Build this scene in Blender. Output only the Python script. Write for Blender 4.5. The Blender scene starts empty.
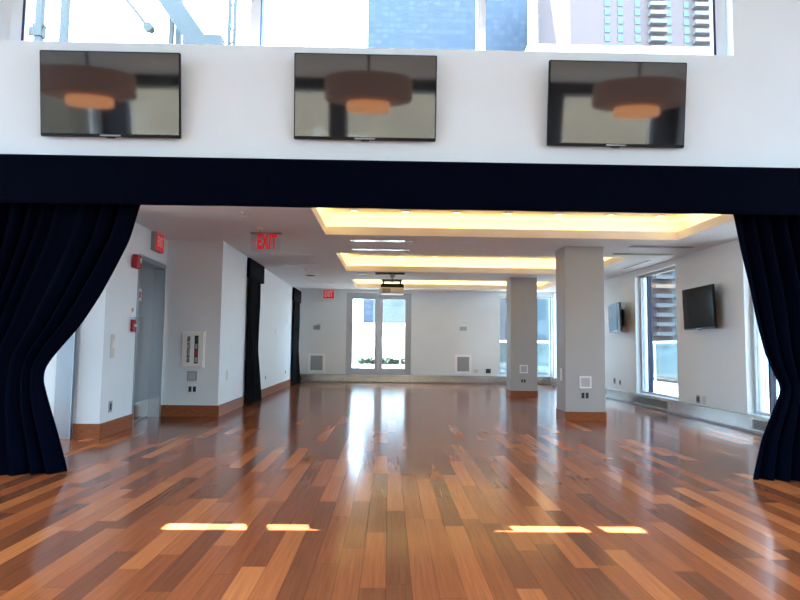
import bpy, bmesh, math, random
from mathutils import Matrix, Vector

random.seed(7)
sc = bpy.context.scene
col = sc.collection
PI = math.pi

# ------------------------------------------------------------------ camera
EYE = 1.25
cam_d = bpy.data.cameras.new('camera')
cam_d.sensor_width = 36.0
cam_d.lens = 610.0 * 36.0 / 800.0
cam_d.clip_start = 0.05
cam_d.clip_end = 2000.0
cam = bpy.data.objects.new('camera', cam_d)
col.objects.link(cam)
yaw, pitch, roll = 0.0170, 0.0752, 0.0125
cam.matrix_world = (Matrix.Translation((0, 0, EYE)) @ Matrix.Rotation(-yaw, 4, 'Z')
                    @ Matrix.Rotation(PI / 2 + pitch, 4, 'X') @ Matrix.Rotation(roll, 4, 'Z'))
sc.camera = cam

# ------------------------------------------------------------------ world, sun, portals, exposure
SKY = 5.5
w = bpy.data.worlds.new('sky')
sc.world = w
w.use_nodes = True
bg = w.node_tree.nodes['Background']
bg.inputs[0].default_value = (0.55, 0.79, 1.0, 1)
bg.inputs[1].default_value = SKY

sun_d = bpy.data.lights.new('sun', 'SUN')
sun_d.energy = 27.0
sun_d.color = (1.0, 0.93, 0.80)
sun_d.angle = 0.006
sun = bpy.data.objects.new('sun', sun_d)
col.objects.link(sun)
sun.rotation_euler = Vector((0.108, -0.373, -1.0)).to_track_quat('-Z', 'Y').to_euler()
sun.location = (-3, 12, 30)

def portal(x, y, z, sx, sy, direction):
    d = bpy.data.lights.new('sky_portal', 'AREA')
    d.shape = 'RECTANGLE'; d.size = sx; d.size_y = sy
    d.cycles.is_portal = True
    o = bpy.data.objects.new('sky_portal', d)
    col.objects.link(o)
    o.location = (x, y, z)
    o.rotation_euler = Vector(direction).to_track_quat('-Z', 'Z' if abs(direction[2]) < .5 else 'Y').to_euler()

portal(0, -6.35, 2.9, 15.6, 5.8, (0, 1, 0))
portal(-8.6, 0, 2.9, 11.5, 5.6, (1, 0, 0))
portal(8.6, 0, 2.9, 11.5, 5.6, (-1, 0, 0))
portal(-0.3, 6.35, 5.15, 7.6, 1.75, (0, -1, 0))
portal(6.05, 12.95, 1.6, 11.0, 2.8, (-1, 0, 0))
portal(2.05, 21.3, 1.7, 7.2, 2.9, (0, -1, 0))

sc.view_settings.view_transform = 'Standard'
sc.view_settings.look = 'None'
sc.view_settings.gamma = 1.0
sc.view_settings.exposure = 2.05
sc.view_settings.use_curve_mapping = False
sc.cycles.use_denoising = True
sc.cycles.max_bounces = 10
sc.cycles.diffuse_bounces = 6
sc.cycles.transparent_max_bounces = 24
sc.cycles.caustics_reflective = False
sc.cycles.caustics_refractive = False
sc.cycles.sample_clamp_indirect = 6.0

# ------------------------------------------------------------------ materials
def mat(name, color, rough=0.5, metal=0.0, spec=0.5, noise=0.0, nscale=8.0, emit=None, estr=0.0, ior=None, bump=0.0, bscale=60.0, stretch=(1, 1, 1)):
    m = bpy.data.materials.new(name)
    m.use_nodes = True
    nt = m.node_tree
    b = nt.nodes['Principled BSDF']
    b.inputs['Base Color'].default_value = (*color, 1)
    b.inputs['Roughness'].default_value = rough
    b.inputs['Metallic'].default_value = metal
    b.inputs['Specular IOR Level'].default_value = spec
    if ior: b.inputs['IOR'].default_value = ior
    if emit:
        b.inputs['Emission Color'].default_value = (*emit, 1)
        b.inputs['Emission Strength'].default_value = estr
        m.cycles.emission_sampling = 'NONE'
    if noise or bump:
        tc = nt.nodes.new('ShaderNodeTexCoord')
        mp = nt.nodes.new('ShaderNodeMapping')
        mp.inputs['Scale'].default_value = stretch
        nt.links.new(tc.outputs['Object'], mp.inputs['Vector'])
    if noise:
        n = nt.nodes.new('ShaderNodeTexNoise')
        n.inputs['Scale'].default_value = nscale
        n.inputs['Detail'].default_value = 4
        nt.links.new(mp.outputs['Vector'], n.inputs['Vector'])
        r = nt.nodes.new('ShaderNodeMapRange')
        r.inputs['From Min'].default_value = 0.3; r.inputs['From Max'].default_value = 0.7
        r.inputs['To Min'].default_value = 1 - noise; r.inputs['To Max'].default_value = 1 + noise
        nt.links.new(n.outputs['Fac'], r.inputs['Value'])
        mx = nt.nodes.new('ShaderNodeVectorMath'); mx.operation = 'SCALE'
        mx.inputs[0].default_value = color
        nt.links.new(r.outputs['Result'], mx.inputs['Scale'])
        nt.links.new(mx.outputs['Vector'], b.inputs['Base Color'])
    if bump:
        n2 = nt.nodes.new('ShaderNodeTexNoise')
        n2.inputs['Scale'].default_value = bscale
        n2.inputs['Detail'].default_value = 3
        nt.links.new(mp.outputs['Vector'], n2.inputs['Vector'])
        bp = nt.nodes.new('ShaderNodeBump')
        bp.inputs['Strength'].default_value = bump
        bp.inputs['Distance'].default_value = 0.005
        nt.links.new(n2.outputs['Fac'], bp.inputs['Height'])
        nt.links.new(bp.outputs['Normal'], b.inputs['Normal'])
    return m

def glass_mat(name, tint=(0.93, 0.97, 1.0), refl=0.9, base=0.04):
    m = bpy.data.materials.new(name)
    m.use_nodes = True
    nt = m.node_tree
    nt.nodes.clear()
    out = nt.nodes.new('ShaderNodeOutputMaterial')
    tr = nt.nodes.new('ShaderNodeBsdfTransparent'); tr.inputs[0].default_value = (*tint, 1)
    gl = nt.nodes.new('ShaderNodeBsdfGlossy'); gl.inputs['Roughness'].default_value = 0.02
    lw = nt.nodes.new('ShaderNodeLayerWeight'); lw.inputs['Blend'].default_value = 0.5
    pw = nt.nodes.new('ShaderNodeMath'); pw.operation = 'POWER'; pw.inputs[1].default_value = 4.5
    nt.links.new(lw.outputs['Facing'], pw.inputs[0])
    fr = nt.nodes.new('ShaderNodeMath'); fr.operation = 'MULTIPLY_ADD'; fr.inputs[1].default_value = 0.55; fr.inputs[2].default_value = base
    nt.links.new(pw.outputs[0], fr.inputs[0])
    mx = nt.nodes.new('ShaderNodeMixShader')
    nt.links.new(fr.outputs[0], mx.inputs[0])
    nt.links.new(tr.outputs[0], mx.inputs[1])
    nt.links.new(gl.outputs[0], mx.inputs[2])
    nt.links.new(mx.outputs[0], out.inputs[0])
    return m

def plank_mat():
    m = bpy.data.materials.new('hardwood_planks')
    m.use_nodes = True
    nt = m.node_tree; N = nt.nodes; L = nt.links
    b = N['Principled BSDF']
    tc = N.new('ShaderNodeTexCoord')
    sp = N.new('ShaderNodeSeparateXYZ'); L.new(tc.outputs['Object'], sp.inputs[0])
    def M(op, a, c=None):
        n = N.new('ShaderNodeMath'); n.operation = op
        for i, v in enumerate((a, c)):
            if v is None: continue
            if isinstance(v, (int, float)): n.inputs[i].default_value = v
            else: L.new(v, n.inputs[i])
        return n.outputs[0]
    W = 0.135
    xr = M('DIVIDE', sp.outputs['X'], W)
    row = M('FLOOR', xr)
    xf = M('FRACT', xr)
    wn = N.new('ShaderNodeTexWhiteNoise'); wn.noise_dimensions = '1D'; L.new(row, wn.inputs['W'])
    wn2 = N.new('ShaderNodeTexWhiteNoise'); wn2.noise_dimensions = '1D'; L.new(M('ADD', row, 517.3), wn2.inputs['W'])
    length = M('ADD', M('MULTIPLY', wn2.outputs['Value'], 0.75), 0.85)
    yr = M('DIVIDE', M('ADD', sp.outputs['Y'], M('MULTIPLY', wn.outputs['Value'], 9.0)), length)
    ci = M('FLOOR', yr)
    yf = M('FRACT', yr)
    cv = N.new('ShaderNodeCombineXYZ'); L.new(row, cv.inputs[0]); L.new(ci, cv.inputs[1])
    pn = N.new('ShaderNodeTexWhiteNoise'); pn.noise_dimensions = '2D'; L.new(cv.outputs[0], pn.inputs['Vector'])
    ramp = N.new('ShaderNodeValToRGB')
    cr = ramp.color_ramp
    cr.elements[0].position = 0.0; cr.elements[0].color = (0.190, 0.0570, 0.0250, 1)
    cr.elements[1].position = 1.0; cr.elements[1].color = (0.582, 0.1848, 0.0577, 1)
    for p, c in ((0.20, (0.226, 0.0640, 0.0248, 1)), (0.45, (0.314, 0.0838, 0.0299, 1)), (0.70, (0.393, 0.1085, 0.0361, 1)), (0.88, (0.480, 0.1417, 0.0444, 1))):
        e = cr.elements.new(p); e.color = c
    L.new(pn.outputs['Value'], ramp.inputs[0])
    # grain
    mp = N.new('ShaderNodeMapping'); mp.inputs['Scale'].default_value = (42, 1.4, 1)
    L.new(tc.outputs['Object'], mp.inputs['Vector'])
    off = N.new('ShaderNodeVectorMath'); off.operation = 'ADD'
    sc3 = N.new('ShaderNodeVectorMath'); sc3.operation = 'SCALE'; sc3.inputs['Scale'].default_value = 13.7
    L.new(pn.outputs['Color'], sc3.inputs[0])
    L.new(mp.outputs[0], off.inputs[0]); L.new(sc3.outputs[0], off.inputs[1])
    gn = N.new('ShaderNodeTexNoise'); gn.inputs['Scale'].default_value = 1.6; gn.inputs['Detail'].default_value = 6; gn.inputs['Distortion'].default_value = 0.0
    L.new(off.outputs[0], gn.inputs['Vector'])
    gr = N.new('ShaderNodeMapRange'); gr.inputs['From Min'].default_value = 0.3; gr.inputs['From Max'].default_value = 0.7
    gr.inputs['To Min'].default_value = 0.84; gr.inputs['To Max'].default_value = 1.15
    L.new(gn.outputs['Fac'], gr.inputs['Value'])
    # seams
    def edge(f, t):
        return M('MULTIPLY', M('GREATER_THAN', f, t), M('LESS_THAN', f, 1 - t))
    seam = M('MULTIPLY', edge(xf, 0.010), edge(yf, 0.0012))
    sm = M('ADD', M('MULTIPLY', seam, 0.55), 0.45)
    fac = M('MULTIPLY', gr.outputs['Result'], sm)
    fin = N.new('ShaderNodeVectorMath'); fin.operation = 'SCALE'
    L.new(ramp.outputs['Color'], fin.inputs[0]); L.new(fac, fin.inputs['Scale'])
    L.new(fin.outputs[0], b.inputs['Base Color'])
    rn = N.new('ShaderNodeTexNoise'); rn.inputs['Scale'].default_value = 1.3; rn.inputs['Detail'].default_value = 4
    L.new(tc.outputs['Object'], rn.inputs['Vector'])
    rr = N.new('ShaderNodeMapRange'); rr.inputs['To Min'].default_value = 0.12; rr.inputs['To Max'].default_value = 0.19
    L.new(rn.outputs['Fac'], rr.inputs['Value'])
    # satin lacquer over the wood: a mild, slowly rising gloss
    b.inputs['Roughness'].default_value = 0.6
    b.inputs['Specular IOR Level'].default_value = 0.0
    gl = N.new('ShaderNodeBsdfGlossy'); L.new(rr.outputs['Result'], gl.inputs['Roughness'])
    lw = N.new('ShaderNodeLayerWeight'); lw.inputs['Blend'].default_value = 0.5
    fac2 = M('MULTIPLY_ADD', M('POWER', lw.outputs['Facing'], 5.5), 0.95)
    fac2.node.inputs[2].default_value = 0.03
    mx = N.new('ShaderNodeMixShader')
    L.new(fac2, mx.inputs[0]); L.new(b.outputs[0], mx.inputs[1]); L.new(gl.outputs[0], mx.inputs[2])
    L.new(mx.outputs[0], N['Material Output'].inputs[0])
    return m

def facade_mat(name, wall, pane, lit, sx, sz, fx=0.62, fz=0.6, rough=0.4):
    """grid of window panes over a wall colour, in object space (x or y across, z up)"""
    m = bpy.data.materials.new(name)
    m.use_nodes = True
    nt = m.node_tree; N = nt.nodes; L = nt.links
    b = N['Principled BSDF']; b.inputs['Roughness'].default_value = rough
    b.inputs['Specular IOR Level'].default_value = 0.2
    tc = N.new('ShaderNodeTexCoord')
    sp = N.new('ShaderNodeSeparateXYZ'); L.new(tc.outputs['Object'], sp.inputs[0])
    def M(op, a, c=None):
        n = N.new('ShaderNodeMath'); n.operation = op
        for i, v in enumerate((a, c)):
            if v is None: continue
            if isinstance(v, (int, float)): n.inputs[i].default_value = v
            else: L.new(v, n.inputs[i])
        return n.outputs[0]
    ax = M('DIVIDE', M('ADD', sp.outputs['X'], sp.outputs['Y']), sx)
    az = M('DIVIDE', sp.outputs['Z'], sz)
    inside = M('MULTIPLY', M('LESS_THAN', M('FRACT', ax), fx), M('LESS_THAN', M('FRACT', az), fz))
    cv = N.new('ShaderNodeCombineXYZ'); L.new(M('FLOOR', ax), cv.inputs[0]); L.new(M('FLOOR', az), cv.inputs[1])
    wn = N.new('ShaderNodeTexWhiteNoise'); wn.noise_dimensions = '2D'; L.new(cv.outputs[0], wn.inputs['Vector'])
    mx = N.new('ShaderNodeMix'); mx.data_type = 'RGBA'
    mx.inputs['A'].default_value = (*pane, 1); mx.inputs['B'].default_value = (*lit, 1)
    L.new(M('POWER', wn.outputs['Value'], 1.6), mx.inputs['Factor'])
    m2 = N.new('ShaderNodeMix'); m2.data_type = 'RGBA'
    m2.inputs['A'].default_value = (*wall, 1)
    L.new(mx.outputs['Result'], m2.inputs['B']); L.new(inside, m2.inputs['Factor'])
    L.new(m2.outputs['Result'], b.inputs['Base Color'])
    return m

M_wall = mat('white_wall_paint', (0.77, 0.815, 0.825), 0.55, noise=0.015, nscale=1.5, bump=0.05, bscale=120)
M_ceil = mat('white_ceiling_paint', (0.73, 0.79, 0.83), 0.7, noise=0.01, nscale=1.2)
M_coff = mat('warm_white_coffer_paint', (0.80, 0.775, 0.79), 0.7, noise=0.01, nscale=1.2)
M_colm = mat('grey_column_paint', (0.40, 0.395, 0.39), 0.55, noise=0.015, nscale=2)
M_floor = plank_mat()
M_base = mat('stained_wood_baseboard', (0.27, 0.085, 0.033), 0.45, spec=0.2, noise=0.25, nscale=3, stretch=(4, 4, 30))
M_velvet = mat('midnight_velvet', (0.0005, 0.0011, 0.0055), 0.85, spec=0.03, noise=0.25, nscale=30, bump=0.15, bscale=220)
M_velvet.node_tree.nodes['Principled BSDF'].inputs['Sheen Weight'].default_value = 0.004
M_velvet.node_tree.nodes['Principled BSDF'].inputs['Sheen Tint'].default_value = (0.35, 0.5, 1.0, 1)
M_black = mat('black_drape_fabric', (0.004, 0.004, 0.005), 0.9, spec=0.1, bump=0.1, bscale=200)
M_alu = mat('grey_aluminium', (0.46, 0.49, 0.52), 0.42, metal=0.0, noise=0.04, nscale=5)
M_whitealu = mat('white_coated_aluminium', (0.72, 0.76, 0.80), 0.4, noise=0.02, nscale=5)
M_darkgask = mat('dark_window_gasket', (0.015, 0.02, 0.06), 0.5, bump=0.05)
M_steel = mat('brushed_steel_door', (0.38, 0.42, 0.46), 0.30, metal=0.8, noise=0.05, nscale=4, stretch=(30, 30, 1))
M_conv = mat('brushed_steel_cover', (0.42, 0.41, 0.39), 0.26, metal=0.8, noise=0.16, nscale=1.6)
M_grille = mat('steel_grille', (0.30, 0.30, 0.29), 0.4, metal=0.6, noise=0.05)
M_dark = mat('dark_slot', (0.02, 0.02, 0.02), 0.7, noise=0.1)
M_tv = mat('black_glossy_screen', (0.004, 0.004, 0.005), 0.045, ior=2.2, noise=0.05)
M_tvm = mat('matt_black_screen', (0.005, 0.004, 0.004), 0.10, ior=1.38, spec=0.2, noise=0.05)
M_bezel = mat('black_bezel_plastic', (0.006, 0.006, 0.007), 0.35, spec=0.2, noise=0.05)
M_chrome = mat('chrome', (0.75, 0.75, 0.76), 0.2, metal=1.0, noise=0.02)
M_plate = mat('white_plastic', (0.80, 0.80, 0.78), 0.4, noise=0.02)
M_beige = mat('beige_plastic', (0.66, 0.62, 0.52), 0.4, noise=0.02)
M_greyplate = mat('grey_plastic', (0.36, 0.37, 0.38), 0.45, noise=0.03)
M_boxg = mat('light_grey_plastic', (0.45, 0.46, 0.47), 0.45, noise=0.03)
M_red = mat('red_enamel', (0.42, 0.012, 0.012), 0.35, noise=0.05)
M_exit = mat('exit_red', (0.75, 0.010, 0.016), 0.4, emit=(1.0, 0.02, 0.03), estr=0.06, noise=0.02)
M_signw = mat('sign_white', (0.86, 0.86, 0.83), 0.4, noise=0.02)
M_ink = mat('black_ink', (0.012, 0.012, 0.012), 0.5, noise=0.05)
M_green = mat('dark_green_ink', (0.02, 0.07, 0.05), 0.3, noise=0.3, nscale=30)
M_glass = glass_mat('window_glass')
M_glasst = glass_mat('tinted_hall_glass', (0.96, 0.97, 0.97))
M_glassd = glass_mat('dark_tinted_hall_glass', (0.52, 0.54, 0.56))
M_glassr = glass_mat('grey_tinted_window_glass', (0.60, 0.62, 0.64))
M_glassg = glass_mat('railing_glass', (0.78, 0.90, 0.90))
M_acrylic = glass_mat('clear_acrylic', (0.96, 0.96, 0.96), base=0.0)
M_lamp = mat('lit_lamp_lens', (0.9, 0.85, 0.7), 0.4, emit=(1.0, 0.85, 0.60), estr=1.1, noise=0.01)
M_shade = mat('brown_drum_shade', (0.20, 0.10, 0.07), 0.8, emit=(0.36, 0.22, 0.18), estr=0.16, noise=0.05, nscale=6)
M_glow = mat('orange_lit_shade', (0.5, 0.25, 0.1), 0.6, emit=(1.0, 0.42, 0.18), estr=0.6, noise=0.05)
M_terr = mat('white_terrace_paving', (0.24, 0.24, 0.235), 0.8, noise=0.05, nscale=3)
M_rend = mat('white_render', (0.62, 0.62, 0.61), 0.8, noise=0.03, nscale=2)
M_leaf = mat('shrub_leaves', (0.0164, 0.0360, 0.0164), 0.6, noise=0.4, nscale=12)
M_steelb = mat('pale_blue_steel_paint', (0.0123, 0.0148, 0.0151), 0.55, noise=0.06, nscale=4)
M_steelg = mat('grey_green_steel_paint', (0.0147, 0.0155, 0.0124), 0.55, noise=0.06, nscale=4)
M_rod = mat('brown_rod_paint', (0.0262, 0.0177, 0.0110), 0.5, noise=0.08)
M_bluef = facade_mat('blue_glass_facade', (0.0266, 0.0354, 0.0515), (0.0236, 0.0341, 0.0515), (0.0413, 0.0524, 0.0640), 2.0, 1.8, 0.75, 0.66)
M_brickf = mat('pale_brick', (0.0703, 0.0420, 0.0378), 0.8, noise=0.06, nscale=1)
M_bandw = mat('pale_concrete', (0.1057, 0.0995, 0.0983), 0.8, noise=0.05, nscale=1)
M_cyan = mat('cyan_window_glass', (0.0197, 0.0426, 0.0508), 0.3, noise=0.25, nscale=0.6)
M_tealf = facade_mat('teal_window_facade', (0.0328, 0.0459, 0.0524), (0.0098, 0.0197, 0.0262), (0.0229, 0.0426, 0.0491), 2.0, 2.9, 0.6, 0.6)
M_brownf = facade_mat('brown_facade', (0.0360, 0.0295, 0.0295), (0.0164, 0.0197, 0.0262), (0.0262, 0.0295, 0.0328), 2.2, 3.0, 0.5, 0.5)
M_greyf = facade_mat('pale_grey_facade', (0.0852, 0.0917, 0.0950), (0.0590, 0.0721, 0.0786), (0.0721, 0.0852, 0.0917), 2.0, 3.0, 0.55, 0.5)  # haze over the block is worked into its light facade colours
M_sunf = mat('reflection_beige', (0.0850, 0.0720, 0.0530), 0.8, noise=0.15, nscale=0.4)  # beige of the block added for the screen reflections
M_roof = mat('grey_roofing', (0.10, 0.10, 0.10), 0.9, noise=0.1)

# ------------------------------------------------------------------ mesh helpers
class MB:
    def __init__(self): self.bm = bmesh.new()
    def box(self, x0, x1, y0, y1, z0, z1, mx=None):
        vs = [self.bm.verts.new((x, y, z)) for z in (z0, z1) for y in (y0, y1) for x in (x0, x1)]
        for f in ((0, 2, 3, 1), (4, 5, 7, 6), (0, 1, 5, 4), (2, 6, 7, 3), (0, 4, 6, 2), (1, 3, 7, 5)):
            self.bm.faces.new([vs[i] for i in f])
        if mx is not None:
            for v in vs: v.co = mx @ v.co
        return self
    def bevel(self, w=0.005, seg=2):
        bmesh.ops.bevel(self.bm, geom=list(self.bm.edges), offset=w, segments=seg, affect='EDGES', clamp_overlap=True)
        return self
    def cyl(self, c, axis, r, h, n=24, r2=None):
        """cylinder / cone from point c along axis for length h"""
        ax = Vector(axis).normalized()
        q = ax.to_track_quat('Z', 'Y').to_matrix()
        r2 = r if r2 is None else r2
        c = Vector(c)
        a = [self.bm.verts.new(c + q @ Vector((r * math.cos(2 * PI * i / n), r * math.sin(2 * PI * i / n), 0))) for i in range(n)]
        b = [self.bm.verts.new(c + q @ Vector((r2 * math.cos(2 * PI * i / n), r2 * math.sin(2 * PI * i / n), h))) for i in range(n)]
        for i in range(n):
            j = (i + 1) % n
            self.bm.faces.new((a[i], a[j], b[j], b[i]))
        self.bm.faces.new(a[::-1]); self.bm.faces.new(b)
        return self
    def bar(self, p, q, wx, wy):
        p, q = Vector(p), Vector(q)
        d = q - p
        m = d.to_track_quat('Z', 'Y').to_matrix().to_4x4()
        m.translation = p
        return self.box(-wx / 2, wx / 2, -wy / 2, wy / 2, 0, d.length, m)
    def lathe(self, prof, c=(0, 0, 0), n=32):
        rings = []
        for r, z in prof:
            rings.append([self.bm.verts.new((c[0] + r * math.cos(2 * PI * i / n), c[1] + r * math.sin(2 * PI * i / n), c[2] + z)) for i in range(n)])
        for a, b in zip(rings, rings[1:]):
            for i in range(n):
                j = (i + 1) % n
                self.bm.faces.new((a[i], a[j], b[j], b[i]))
        return self
    def ring(self, x0, x1, z0, z1, y0, y1, t):
        """rectangular frame in the xz plane, bars of width t"""
        self.box(x0, x0 + t, y0, y1, z0, z1); self.box(x1 - t, x1, y0, y1, z0, z1)
        self.box(x0 + t, x1 - t, y0, y1, z0, z0 + t); self.box(x0 + t, x1 - t, y0, y1, z1 - t, z1)
        return self
    def build(self, name, m, parent=None, smooth=False):
        bmesh.ops.recalc_face_normals(self.bm, faces=self.bm.faces[:])
        me = bpy.data.meshes.new(name)
        self.bm.to_mesh(me); self.bm.free()
        me.materials.append(m)
        if smooth:
            for p in me.polygons: p.use_smooth = True
        o = bpy.data.objects.new(name, me)
        col.objects.link(o)
        if parent: o.parent = parent
        return o

def tag(o, label, cat, group=None, kind=None):
    o['label'] = label; o['category'] = cat
    if group: o['group'] = group
    if kind: o['kind'] = kind
    return o

def thing(name, label, cat, loc=(0, 0, 0), rz=0.0, group=None, kind=None):
    o = bpy.data.objects.new(name, None)
    o.empty_display_size = 0.1
    col.objects.link(o)
    o.location = loc; o.rotation_euler = (0, 0, rz)
    return tag(o, label, cat, group, kind)

def dup(root, loc, rz, label, group=None):
    r = root.copy(); col.objects.link(r)
    r.location = loc; r.rotation_euler = (0, 0, rz); r['label'] = label
    if group: r['group'] = group
    for ch in list(root.children):
        c = ch.copy(); col.objects.link(c); c.parent = r
        for g in ch.children:
            d = g.copy(); col.objects.link(d); d.parent = c
    return r

def text(name, body, size, m, parent, loc, rot, depth=0.002, sx=1.0, bold=0.0):
    cu = bpy.data.curves.new(name, 'FONT')
    cu.body = body; cu.size = size; cu.extrude = depth; cu.align_x = 'CENTER'; cu.align_y = 'CENTER'; cu.offset = bold
    t = bpy.data.objects.new(name, cu)
    col.objects.link(t)
    bpy.context.view_layer.update()
    me = bpy.data.meshes.new_from_object(t.evaluated_get(bpy.context.evaluated_depsgraph_get()))
    bpy.data.objects.remove(t)
    me.materials.clear(); me.materials.append(m)
    me.transform(Matrix.Diagonal((sx, 1, 1, 1)))
    o = bpy.data.objects.new(name, me)
    col.objects.link(o)
    o.parent = parent; o.location = loc; o.rotation_euler = rot
    return o

def grid_wall(name, m, axis, a0, a1, t0, t1, z0, z1, holes, label, parent=None):
    """wall along x (axis 'x') or y; thickness t0..t1 on the other axis; holes = [(a0,a1,z0,z1)]"""
    As = sorted({a0, a1, *[h[0] for h in holes], *[h[1] for h in holes]})
    Zs = sorted({z0, z1, *[h[2] for h in holes], *[h[3] for h in holes]})
    As = [a for a in As if a0 <= a <= a1]; Zs = [z for z in Zs if z0 <= z <= z1]
    nA, nZ = len(As) - 1, len(Zs) - 1
    solid = [[not any(h[0] < (As[i] + As[i + 1]) / 2 < h[1] and h[2] < (Zs[k] + Zs[k + 1]) / 2 < h[3] for h in holes)
              for k in range(nZ)] for i in range(nA)]
    bm = bmesh.new(); cache = {}
    def V(a, t, z):
        p = (a, t, z) if axis == 'x' else (t, a, z)
        if p not in cache: cache[p] = bm.verts.new(p)
        return cache[p]
    S = lambda i, k: 0 <= i < nA and 0 <= k < nZ and solid[i][k]
    for i in range(nA):
        for k in range(nZ):
            if not solid[i][k]: continue
            A, B, C, D = As[i], As[i + 1], Zs[k], Zs[k + 1]
            for t in (t0, t1): bm.faces.new((V(A, t, C), V(B, t, C), V(B, t, D), V(A, t, D)))
            if not S(i - 1, k): bm.faces.new((V(A, t0, C), V(A, t1, C), V(A, t1, D), V(A, t0, D)))
            if not S(i + 1, k): bm.faces.new((V(B, t0, C), V(B, t1, C), V(B, t1, D), V(B, t0, D)))
            if not S(i, k - 1): bm.faces.new((V(A, t0, C), V(B, t0, C), V(B, t1, C), V(A, t1, C)))
            if not S(i, k + 1): bm.faces.new((V(A, t0, D), V(B, t0, D), V(B, t1, D), V(A, t1, D)))
    mb = MB(); mb.bm.free(); mb.bm = bm
    o = mb.build(name, m, parent)
    if label: tag(o, label, 'wall', kind='structure')
    return o

# ------------------------------------------------------------------ dimensions
H = 3.05          # hall ceiling
ROOF = 6.0        # front hall height
YF = 5.95         # front wall face
XL, XR, YB = -2.96, 5.65, 20.9

# ------------------------------------------------------------------ floor
mb = MB()
mb.box(-8.3, 8.3, -6.4, 6.25, -0.2, 0)
mb.box(-8.3, 5.95, 6.25, 21.2, -0.2, 0)
tag(mb.build('floor', M_floor), 'glossy reddish brown hardwood plank floor', 'floor', kind='structure')

# ------------------------------------------------------------------ walls
grid_wall('wall_front', M_wall, 'x', -8.3, 8.3, YF, 6.25, 0, ROOF,
          [(-4.95, 5.65, 0, 2.72), (-4.05, 3.47, 4.245, ROOF)],
          'white wall over the wide curtained opening, carrying three screens')
grid_wall('wall_far', M_wall, 'x', -3.4, 5.95, YB, 21.2, 0, 3.5,
          [(-1.47, 0.75, 0.27, 3.05), (3.77, 5.60, 0.27, 3.02)],
          'white wall at the far end of the hall around the glass doors')
WIN_R = [(7.60, 9.60), (11.90, 13.90), (16.35, 18.35)]
grid_wall('wall_right', M_wall, 'y', 6.25, YB, XR, 5.95, 0, 3.5,
          [(a, b, 0.24, 2.93) for a, b in WIN_R],
          'white right-hand hall wall pierced by tall windows')
# long left wall beyond the vestibule
mb = MB()
bmv = [mb.bm.verts.new(p) for p in ((-2.93, 10.65, 0), (-3.06, YB, 0), (-3.40, YB, 0), (-3.40, 10.95, 0), (-4.6, 10.95, 0), (-4.6, 10.65, 0))]
top = [mb.bm.verts.new((v.co.x, v.co.y, 3.2)) for v in bmv]
for i in range(6):
    j = (i + 1) % 6
    mb.bm.faces.new((bmv[i], bmv[j], top[j], top[i]))
mb.bm.faces.new(bmv[::-1]); mb.bm.faces.new(top)
tag(mb.build('wall_left', M_wall), 'white left-hand wall with the extinguisher cabinet face and two black drapes', 'wall', kind='structure')
# vestibule: face towards the camera, and slanted door wall
tag(MB().box(-8.3, -3.76, 8.12, 8.28, 0, 3.2).build('wall_vestibule', M_wall), 'white wall just behind the left curtain, facing the hall', 'wall', kind='structure')
A = Vector((-3.76, 8.12, 0)); B = Vector((-3.90, 10.65, 0))
LA = (B - A).length
door_rot = math.atan2(B.y - A.y, B.x - A.x)
TA = Matrix.Translation(A) @ Matrix.Rotation(door_rot, 4, 'Z')     # local x along the wall, local -y into the room
wd = grid_wall('wall_door', M_wall, 'x', 0.0, LA, 0.0, 0.30, 0, 3.2, [(1.15, 2.46, 0, 2.60)],
               'white slanted side wall holding the grey steel door')
wd.matrix_world = TA
# front hall sides and back, behind the camera
SB = [(-5.8, -2.0), (-1.7, 2.1), (2.4, 5.6)]
tag(grid_wall('wall_hall_left', M_wall, 'y', -6.4, 6.25, -8.5, -8.3, 0, ROOF, [(a, b, 0.15, 5.7) for a, b in SB], None), 'white side wall of the front hall, left of the camera', 'wall', kind='structure')
tag(grid_wall('wall_hall_right', M_wall, 'y', -6.4, 6.25, 8.3, 8.5, 0, ROOF, [(a, b, 0.15, 5.7) for a, b in SB], None), 'white side wall of the front hall, right of the camera', 'wall', kind='structure')
bays = [-7.8, -4.68, -1.56, 1.56, 4.68, 7.8]
grid_wall('wall_rear', mat('charcoal_pier_paint', (0.05, 0.05, 0.055), 0.5, noise=0.05), 'x', -8.3, 8.3, -6.4, -6.1, 0, ROOF,
          [(bays[i] + 0.22, bays[i + 1] - 0.22, 0.15, 5.7) for i in range(5)],
          'glazed rear wall behind the camera with dark piers')
# front hall roof; added unseen eave, notched to cut the sun into floor strips
mb = MB()
mb.box(-8.5, 8.5, -6.4, 6.48, ROOF, 6.25)
for a, b in ((-8.5, -2.19), (-1.11, 0.07), (1.13, 8.5)):
    mb.box(a, b, 6.48, 6.80, ROOF, 6.25)
tag(mb.build('ceiling_front', M_ceil), 'high white ceiling of the front hall', 'ceiling', kind='structure')
tag(MB().box(-8.5, 6.6, 6.25, 22.6, 3.52, 3.62).build('roof', M_roof), 'flat grey roof above the far hall', 'roof', kind='structure')  # unseen far overhang lengthened to keep the sun out of the glass doors

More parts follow.
